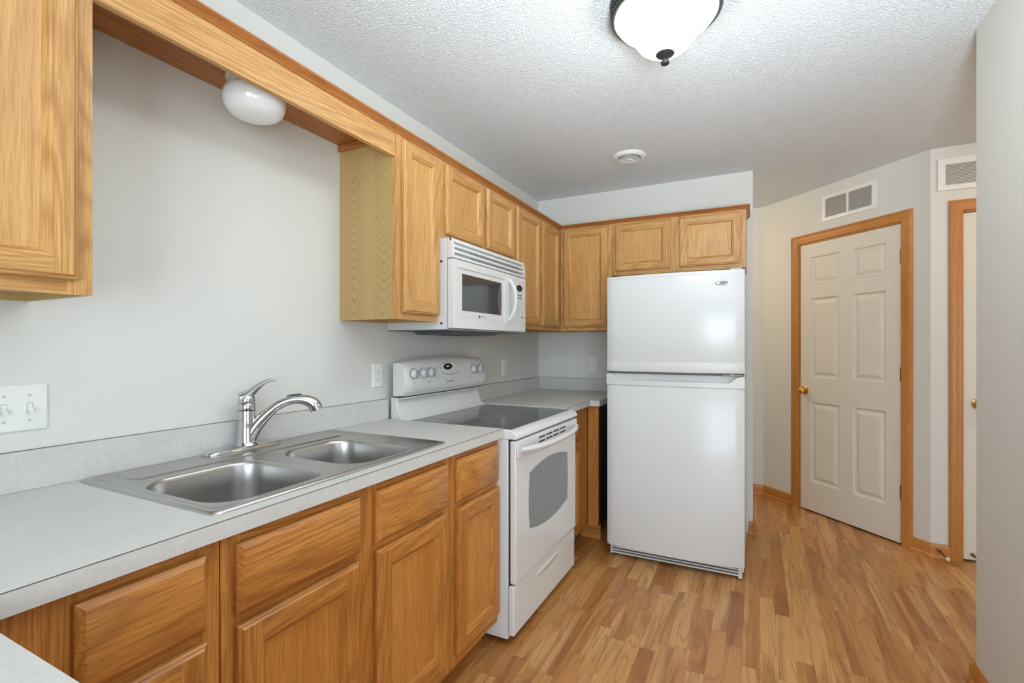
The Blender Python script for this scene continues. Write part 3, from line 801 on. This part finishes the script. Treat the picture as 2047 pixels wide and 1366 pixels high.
# ------------------------------------------------------------------ microwave
mw = thing('microwave', 'white over-the-range microwave mounted under the short cabinet', 'microwave', (.19, RC, 1.335))
obj('body', MB().box(.003, .350, RY0, RY1-.002, 1.336, 1.7465), appl_soft, mw, bevel=.002)
obj('side_seam', MB().box(.350, .353, RY0+.003, RY1-.005, 1.340, 1.744), slot_m, mw)
MF = .385
up = MB(); up.box(.353, .362, RY0, RY1-.002, 1.656, 1.7465)
gr = obj('vent_grille', up, appl, mw)
lv = MB()
lv.prism([(.362,1.7465),(.372,1.7465),(.376,1.738),(.376,1.728),(.362,1.738)], 1, RY0, RY1-.002)
for z in (1.706, 1.682, 1.658):
    lv.prism([(.3622,z+.004),(.384,z-.002),(.385,z+.004),(.382,z+.012),(.3622,z+.010)], 1, RY0+.010, RY1-.008)
for yy in (RY0, RY1-.016): lv.prism([(.3622,1.656),(.384,1.656),(.384,1.700),(.374,1.7465),(.3622,1.7465)], 1, yy, yy+.012)
objs('louvre', lv, appl, gr, bevel=.0015)
lb = MB()
for z in (1.712, 1.692, 1.668): lb.box(.3623, .3630, RY0+.18, RY1-.05, z+.003, z+.012)
objs('vent_slot', lb, panel_grey, gr)
dy0, dy1 = RY0, -1.2525
md = MB()
wy0, wy1, wz0, wz1 = -1.790, -1.335, 1.388, 1.618
# door front: curved a little, with recess for the window
for a, b_, c, d in ((dy0, wy0, 1.342, 1.652), (wy1, dy1, 1.342, 1.652), (wy0, wy1, 1.342, wz0), (wy0, wy1, wz1, 1.652)):
    md.box(.354, MF, a, b_, c, d)
md.box(.354, MF-.006, wy0, wy1, wz0, wz1)
mdo = obj('door', md, appl, mw, bevel=0)
edge = MB(); edge.prism([(.354,RY0-.0005),(.378,RY0-.0005),(.3865,RY0+.010),(.3865,RY0+.018),(.354,RY0+.018)], 2, 1.342, 1.652)
obj('door_edge', edge, appl, mdo, bevel=.003)
obj('window_surround', MB().box(MF-.006, MF-.0045, wy0+.004, wy1-.004, wz0+.004, wz1-.004), appl_soft, mdo)
obj('window', MB().box(MF-.0045, MF-.0038, -1.752, -1.366, 1.424, 1.594), glass_dark, mdo)
hpth = []
for k in range(25):
    s_ = -1+2*k/24; hpth.append((MF+.004+.040*(1-abs(s_)**2.6), -1.296, 1.512+s_*.112))
obj('handle', MB().tube(hpth, [.011]*25, 16, .8, up=(0,1,0)), appl, mdo, smooth=60)
obj('handle_rail', MB().box(MF, MF+.004, -1.318, -1.275, 1.380, 1.640), appl, mdo, bevel=.002)
obj('maker_lettering', text_mb('MAYTAG', .012, TY(-1.556, 1.404, MF-.0042)), panel_grey, mdo)
mm = MB(); n = 20
mm.loft([[(x, -1.596+r*math.cos(2*PI*k/n), 1.404+r*math.sin(2*PI*k/n)) for k in range(n)] for x, r in ((MF-.0045,.008),(MF-.0035,.008),(MF-.0035,.0058),(MF-.0045,.0058))])
mm.box(MF-.0045, MF-.0037, -1.600, -1.598, 1.399, 1.409); mm.box(MF-.0045, MF-.0037, -1.594, -1.592, 1.399, 1.409)
obj('maker_mark', mm, slot_m, mdo)
cpn = obj('control_panel', MB().box(.354, MF, dy1+.002, RY1-.002, 1.342, 1.652), appl, mw, bevel=.003)
obj('keypad', MB().box(MF, MF+.0012, -1.226, -1.090, 1.395, 1.622), appl_soft, cpn, bevel=.0006)
dv = MB(); oval(dv, -1.158, 1.588, .034, .018, MF+.0012, MF+.0022); dv_ = obj('display', dv, black_gloss, cpn)
dd = MB(); oval(dd, -1.158, 1.588, .018, .009, MF+.0022, MF+.0026); obj('display_glow', dd, mat('dim_display', lin(62,70,50), .3), dv_)
kb = MB()
for i in range(2):
    for j in range(2): oval(kb, -1.168+i*.026, 1.548-j*.015, .009, .005, MF+.0012, MF+.0020, 14)
oval(kb, -1.122, 1.424, .009, .005, MF+.0012, MF+.0020, 14)
objs('dark_button', kb, mat('button_dark', lin(84,82,84), .5), cpn)
kl = MB()
for i in range(3):
    for j in range(5): oval(kl, -1.190+i*.032, 1.512-j*.019, .010, .005, MF+.0012, MF+.0018, 12)
objs('pale_button', kl, mat('button_pale', lin(214,206,204), .5), cpn)
scw = MB()
for z in (1.643, 1.364):
    scw.lathe([(0,0),(.006,0),(.005,.002),(0,.0024)], (.320, RY0, z), (Vector((1,0,0)), Vector((0,0,1)), Vector((0,-1,0))), 12)
objs('side_screw', scw, slot_m, mw)
un_ = MB(); un_.box(.006, .348, RY0+.004, RY1-.006, 1.3335, 1.3360)
uo = obj('underside', un_, under_m, mw)
un2 = MB(); un2.prism([(.05,1.3335),(.08,1.318),(.24,1.318),(.30,1.3335)], 1, RY0+.14, RY1-.14)
obj('vent_filter', un2, under_m, uo)
obj('lamp_lens', MB().box(.10, .20, RC-.10, RC+.10, 1.3165, 1.318), slot_m, uo)

# ------------------------------------------------------------------ refrigerator
FX0, FX1 = .790, 1.533; FC = (FX0+FX1)/2
rf = thing('refrigerator', 'white top-freezer refrigerator with bowed doors standing at the far wall', 'refrigerator', (FC, -.40, 0))
obj('cabinet_body', MB().box(FX0+.006, FX1-.004, -.725, -.03, .03, 1.662), appl, rf, bevel=.004)
obj('foot', MB().box(FX0+.04, FX1-.04, -.66, -.10, .001, .03), black_rub, rf)
def bow(x): s_ = (x-FC)/(FX1-FC); return -.792-.030*(1-s_*s_)
def bowed(mb, z0, z1, x0=FX0, x1=FX1, back=-.735, off=0, r=.010, N=28):
    loops = []
    for k in range(N+1):
        x = x0+(x1-x0)*k/N; 
        e = min(x-x0, x1-x); q = 0
        if e < r: q = r-math.sqrt(max(0, r*r-(r-e)**2))
        y = bow(x)-off+q
        rz = .006
        loops.append([(x, back, z0), (x, y+rz, z0), (x, y+rz*.3, z0+rz*.3), (x, y, z0+rz), (x, y, z1-rz), (x, y+rz*.3, z1-rz*.3), (x, y+rz, z1), (x, back, z1)])
    mb.loft(loops, True, True); return mb
fz = obj('freezer_door', bowed(MB(), 1.116, 1.668), appl, rf, smooth=35)
fd = obj('fridge_door', bowed(MB(), .078, 1.034), appl, rf, smooth=35)
# top cap, freezer door lower trim
obj('top_trim', bowed(MB(), 1.645, 1.671, FX0-.001, FX1+.001, off=.0015), appl_soft, fz, smooth=35)
obj('lower_trim', bowed(MB(), 1.112, 1.170, FX0-.001, FX1+.001, off=.0025), appl_soft, fz, smooth=35)
# upper band of the lower door with a scooped pull
band = MB(); N = 40; lo = []
for k in range(N+1):
    x = FX0-.001+(FX1-FX0+.002)*k/N; e = min(x-FX0, FX1-x)
    d_ = min(1, max(0, (e-.030)/.045))
    ztop = 1.098-.0365*d_*1.0
    y = bow(x)-.003
    lo.append([(x, -.735, 1.034), (x, y, 1.034), (x, y, ztop-.004), (x, y+.004, ztop), (x, -.768, ztop-.002), (x, -.768, 1.098), (x, -.735, 1.098)])
band.loft(lo, True, True)
obj('upper_band', band, appl_soft, fd, smooth=35)
gl_ = MB(); gl_.box(FX0+.004, FX1-.004, -.760, -.727, 1.0985, 1.1115)
obj('door_gasket', gl_, mat('gasket_grey', lin(120,120,118), .6), rf)
hg = MB(); hg.box(FX1-.110, FX1-.008, -.806, -.770, 1.1005, 1.1085)
tag(obj('door_hinge', hg, chrome, rf, bevel=.002), 'bright metal centre hinge')
th_ = MB(); th_.box(FX1-.07, FX1-.012, -.79, -.70, 1.6715, 1.6765)
obj('top_hinge', th_, appl_soft, rf, bevel=.004)
bx = 1.421; by = bow(bx)
ang = math.atan2(.060*(bx-FC)/(FX1-FC)**2, 1)
MBd = Matrix.Translation((bx, by-.0006, 1.600)) @ Matrix.Rotation(ang, 4, 'Z') @ Matrix(((1,0,0,0),(0,0,-1,0),(0,1,0,0),(0,0,0,1)))
bdg = MB(MBd); n = 40
bdg.loft([[(a*math.cos(2*PI*k/n), b_*math.sin(2*PI*k/n), h) for k in range(n)] for a, b_, h in ((.0315,.0110,-.001),(.0315,.0110,.002),(.029,.0090,.0035),(.0275,.0080,.0030))], cap1=True)
bo = obj('badge', bdg, chrome, fz, smooth=40)
bi = MB(MBd); bi.prism([(.006+.0195*math.cos(2*PI*k/n), .0062*math.sin(2*PI*k/n)) for k in range(n)], 2, .0031, .0036)
obj('badge_field', bi, mat('badge_grey', lin(96,98,104), .35, .5), bo)
obj('badge_lettering', text_mb('Amana', .0105, MBd @ Matrix.Translation((.006, .0002, .0038)), .0004), chrome, bo)
kg = MB(); kg.box(FX0+.012, FX1-.012, -.735, -.715, .010, .078)
for z in (.018, .034, .050): kg.box(FX0+.016, FX1-.030, -.750, -.735, z, z+.007)
kg.box(FX0+.012, FX0+.020, -.752, -.735, .012, .074); kg.box(FX1-.032, FX1-.012, -.752, -.735, .006, .074)
obj('base_grille', kg, appl_soft, rf)
obj('grille_slots', MB().box(FX0+.020, FX1-.032, -.7368, -.7355, .014, .066), slot_m, rf)

# ------------------------------------------------------------------ outlets, switches, vents
def plate(F, u, z, wd, ht):
    mb = MB(F); mb.loft([rect_loop(u-wd/2+a, u+wd/2-a, z-ht/2+a, z+ht/2-a, h) for a, h in ((0,.0006),(.0005,.003),(.004,.0062),(.0065,.0068))], cap0=True, cap1=True); return mb
def outlet(F, u, z, label):
    c = F @ Vector((u, z, 0)); t_ = thing('wall_outlet', label, 'outlet', c, 'wall outlets')
    obj('cover_plate', plate(F, u, z, .070, .114), white_plate, t_, smooth=20)
    for dz in (.0195, -.0195):
        mb = MB(F); n = 24
        mb.prism([(u+.0165*math.cos(2*PI*k/n), z+dz+max(-.0125, min(.0125, .0165*math.sin(2*PI*k/n)))) for k in range(n)], 2, .0068, .0084)
        so = obj('socket', mb, white_plate, t_)
        s2 = MB(F); s2.box(u-.0075, u-.0055, z+dz-.001, z+dz+.007, .0085, .0088); s2.box(u+.0055, u+.0075, z+dz, z+dz+.006, .0085, .0088); s2.box(u-.002, u+.002, z+dz-.009, z+dz-.005, .0085, .0088)
        objs('slot', s2, slot_m, so)
    A = (F.to_3x3() @ Vector((1,0,0)), Vector((0,0,1)), F.to_3x3() @ Vector((0,0,1)))
    obj('screw', MB().lathe([(0,0),(.003,0),(.0025,.0012),(0,.0014)], F @ Vector((u, z, .0069)), A, 12), screw_m, t_)
outlet(FA, -1.8925, 1.124, 'white wall outlet between the faucet and the range')
outlet(FA, -.607, 1.110, 'white wall outlet on the left wall beyond the range')
outlet(FB, .462, 1.118, 'white wall outlet on the far wall beside the refrigerator')
sw = thing('light_switch', 'white switch plate with a row of toggles at the left edge above the worktop', 'switch', (0, -3.1595, 1.112))
obj('cover_plate', plate(FA, -3.1595, 1.112, .163, .114), white_plate, sw, smooth=20)
for u in (-3.2055, -3.1595, -3.1135):
    o1 = MB(FA); o1.box(u-.0052, u+.0052, 1.100, 1.124, .0068, .0074); so = obj('toggle_slot', o1, panel_grey, sw)
    o2 = MB(FA); o2.box(u-.0043, u+.0043, 1.101, 1.123, .0074, .0082); obj('toggle_base', o2, white_plate, so)
    o3 = MB(FA); o3.add([(u-.004,1.103,.0082),(u+.004,1.103,.0082),(u+.004,1.115,.0082),(u-.004,1.115,.0082),(u-.0032,1.099,.020),(u+.0032,1.099,.020),(u+.0032,1.105,.021),(u-.0032,1.105,.021)],
        [(0,1,2,3),(4,5,6,7),(0,1,5,4),(1,2,6,5),(2,3,7,6),(3,0,4,7)])
    obj('toggle', o3, white_plate, sw, bevel=.0008)
    for z in (1.112+.0305, 1.112-.0305):
        obj('screw', MB().lathe([(0,0),(.0032,0),(.0027,.0012),(0,.0014)], (.0069, u, z), AX, 12), screw_m, sw)

def grille(F, u0, u1, z0, z1, cells, label):
    c = F @ Vector(((u0+u1)/2, z0, 0)); t_ = thing('air_vent', label, 'vent', c, 'return air vents')
    us = [u0]+[x for ce in cells for x in ce[:2]]+[u1]; za, zb = cells[0][2], cells[0][3]
    mb = MB(F)
    for i in range(0, len(us), 2): mb.box(us[i], us[i+1], z0, z1, .0005, .009)
    for i in range(1, len(us)-1, 2): mb.box(us[i], us[i+1], z0, za, .0005, .009); mb.box(us[i], us[i+1], zb, z1, .0005, .009)
    obj('frame', mb, white_plate, t_, bevel=0)
    rim = MB(F)
    n_ = 15; pitch = (zb-za)/n_
    for a, b_, _, _ in cells:
        lv = MB(F)
        for k in range(n_):
            z = za+(k+.5)*pitch
            lv.add([(a, z+.0032, .0012), (b_, z+.0032, .0012), (b_, z-.0030, .0075), (a, z-.0030, .0075), (a, z+.0042, .0012), (b_, z+.0042, .0012), (b_, z-.0020, .0075), (a, z-.0020, .0075)],
                   [(0,1,2,3),(4,5,6,7),(0,1,5,4),(2,3,7,6),(0,3,7,4),(1,2,6,5)])
        obj('louvres', lv, white_plate, t_)
        obj('backing', MB(F).box(a, b_, za, zb, .0004, .0009), vent_dark, t_)
    A = (F.to_3x3() @ Vector((1,0,0)), Vector((0,0,1)), F.to_3x3() @ Vector((0,0,1)))
    for u in (u0+.010, u1-.010): obj('screw', MB().lathe([(0,0),(.003,0),(.0025,.0012),(0,.0014)], F @ Vector((u, (z0+z1)/2, .009)), A, 12), screw_m, t_)
grille(FD, .556, .952, 2.178, 2.362, [(.578,.744,2.202,2.340),(.757,.922,2.202,2.340)], 'white two-part louvred air vent above the six panel closet door')
FH = frame((0,.082,0), (1,0,0), (0,-1,0))
grille(FH, 2.554, 2.95, 2.182, 2.368, [(2.589,2.745,2.210,2.336),(2.757,2.915,2.210,2.336)], 'white louvred air vent cropped by the near wall at the upper right')

cv = thing('ceiling_vent', 'round white ceiling air diffuser above the range end of the kitchen', 'vent', (.885,-.625,2.41))
obj('outer_ring', MB().lathe([(.068,-.001),(.100,-.001),(.102,-.006),(.096,-.014),(.080,-.020),(.070,-.019),(.068,-.010),(.068,-.001)], (.885,-.625,H), 'z', 48), white_plate, cv)
obj('throat', MB().lathe([(0,-.001),(.067,-.001),(.067,-.003),(0,-.003)], (.885,-.625,H), 'z', 36), slot_m, cv)
for r0, r1, dz in ((.050,.064,-.020),(.032,.046,-.024)):
    obj('cone_ring', MB().lathe([(r0,dz+.008),(r1,dz),(r1,dz-.0015),(r0,dz+.0055),(r0,dz+.008)], (.885,-.625,H), 'z', 40), white_plate, cv)
obj('centre_disc', MB().lathe([(0,-.031),(.020,-.030),(.028,-.026),(.027,-.024),(0,-.024)], (.885,-.625,H), 'z', 32), white_plate, cv)
obj('stem', MB().lathe([(0,-.0245),(.006,-.0245),(.006,-.003),(0,-.003)], (.885,-.625,H), 'z', 12), white_plate, cv)

# ------------------------------------------------------------------ ceiling lamp
LX, LY = 1.312, -1.945
cl = thing('ceiling_lamp', 'lit glass bowl ceiling lamp with dark ribbed metal rim and finial', 'lamp', (LX, LY, 2.21))
rp = [(.150,-.0005),(.172,-.0005),(.180,-.006),(.183,-.014),(.180,-.018),(.177,-.022),(.176,-.050),(.180,-.054),(.181,-.060),(.176,-.066),(.168,-.066),(.166,-.060)]
obj('metal_rim', MB().lathe([(r, h) for r, h in rp]+[(.150,-.050),(.150,-.0005)], (LX,LY,H), 'z', 64), iron, cl)
rb = MB()
for k in range(60):
    a = 2*PI*k/60; c, s_ = math.cos(a), math.sin(a); c2, s2_ = math.cos(a+.06), math.sin(a+.06)
    rb.tube([(LX+.1775*c, LY+.1775*s_, H-.023), (LX+.1785*c2, LY+.1785*s2_, H-.036), (LX+.1775*c2, LY+.1775*s2_, H-.050)], [.003,.0042,.003], 8)
obj('rim_ribs', rb, iron, cl, smooth=60)
gp_ = smooth_path([(.166,-.062,0),(.163,-.072,0),(.150,-.088,0),(.130,-.102,0),(.114,-.118,0),(.100,-.140,0),(.084,-.162,0),(.060,-.180,0),(.030,-.190,0),(.008,-.192,0)], 4)
obj('glass_bowl', MB().lathe([(p.x, p.y) for p in gp_], (LX,LY,H), 'z', 64), bowl_m, cl, smooth=60)
obj('finial', MB().lathe([(0,-.188),(.029,-.190),(.031,-.193),(.026,-.198),(.010,-.203),(.0055,-.208),(.006,-.213),(.012,-.215),(.015,-.220),(.013,-.226),(.005,-.230),(0,-.231)], (LX,LY,H), 'z', 28), iron, cl)

# hall lamps (behind the near wall and behind the partition), warm
for nm, (hx, hy), lab in (('hall_lamp', (3.25, -.62), 'round warm hall ceiling lamp beyond the near wall'), ('hall_lamp', (.75, .55), 'round warm hall ceiling lamp behind the refrigerator wall')):
    t_ = thing(nm, lab, 'lamp', (hx, hy, 2.34), 'hall lamps')
    obj('rim', MB().lathe([(0,-.0005),(.15,-.0005),(.152,-.02),(.14,-.024),(0,-.024)], (hx,hy,H), 'z', 40), brass, t_)
    obj('glass_bowl', MB().lathe([(.138,-.0245),(.130,-.05),(.10,-.075),(.05,-.092),(0,-.096)], (hx,hy,H), 'z', 40), hall_bowl, t_, smooth=60)
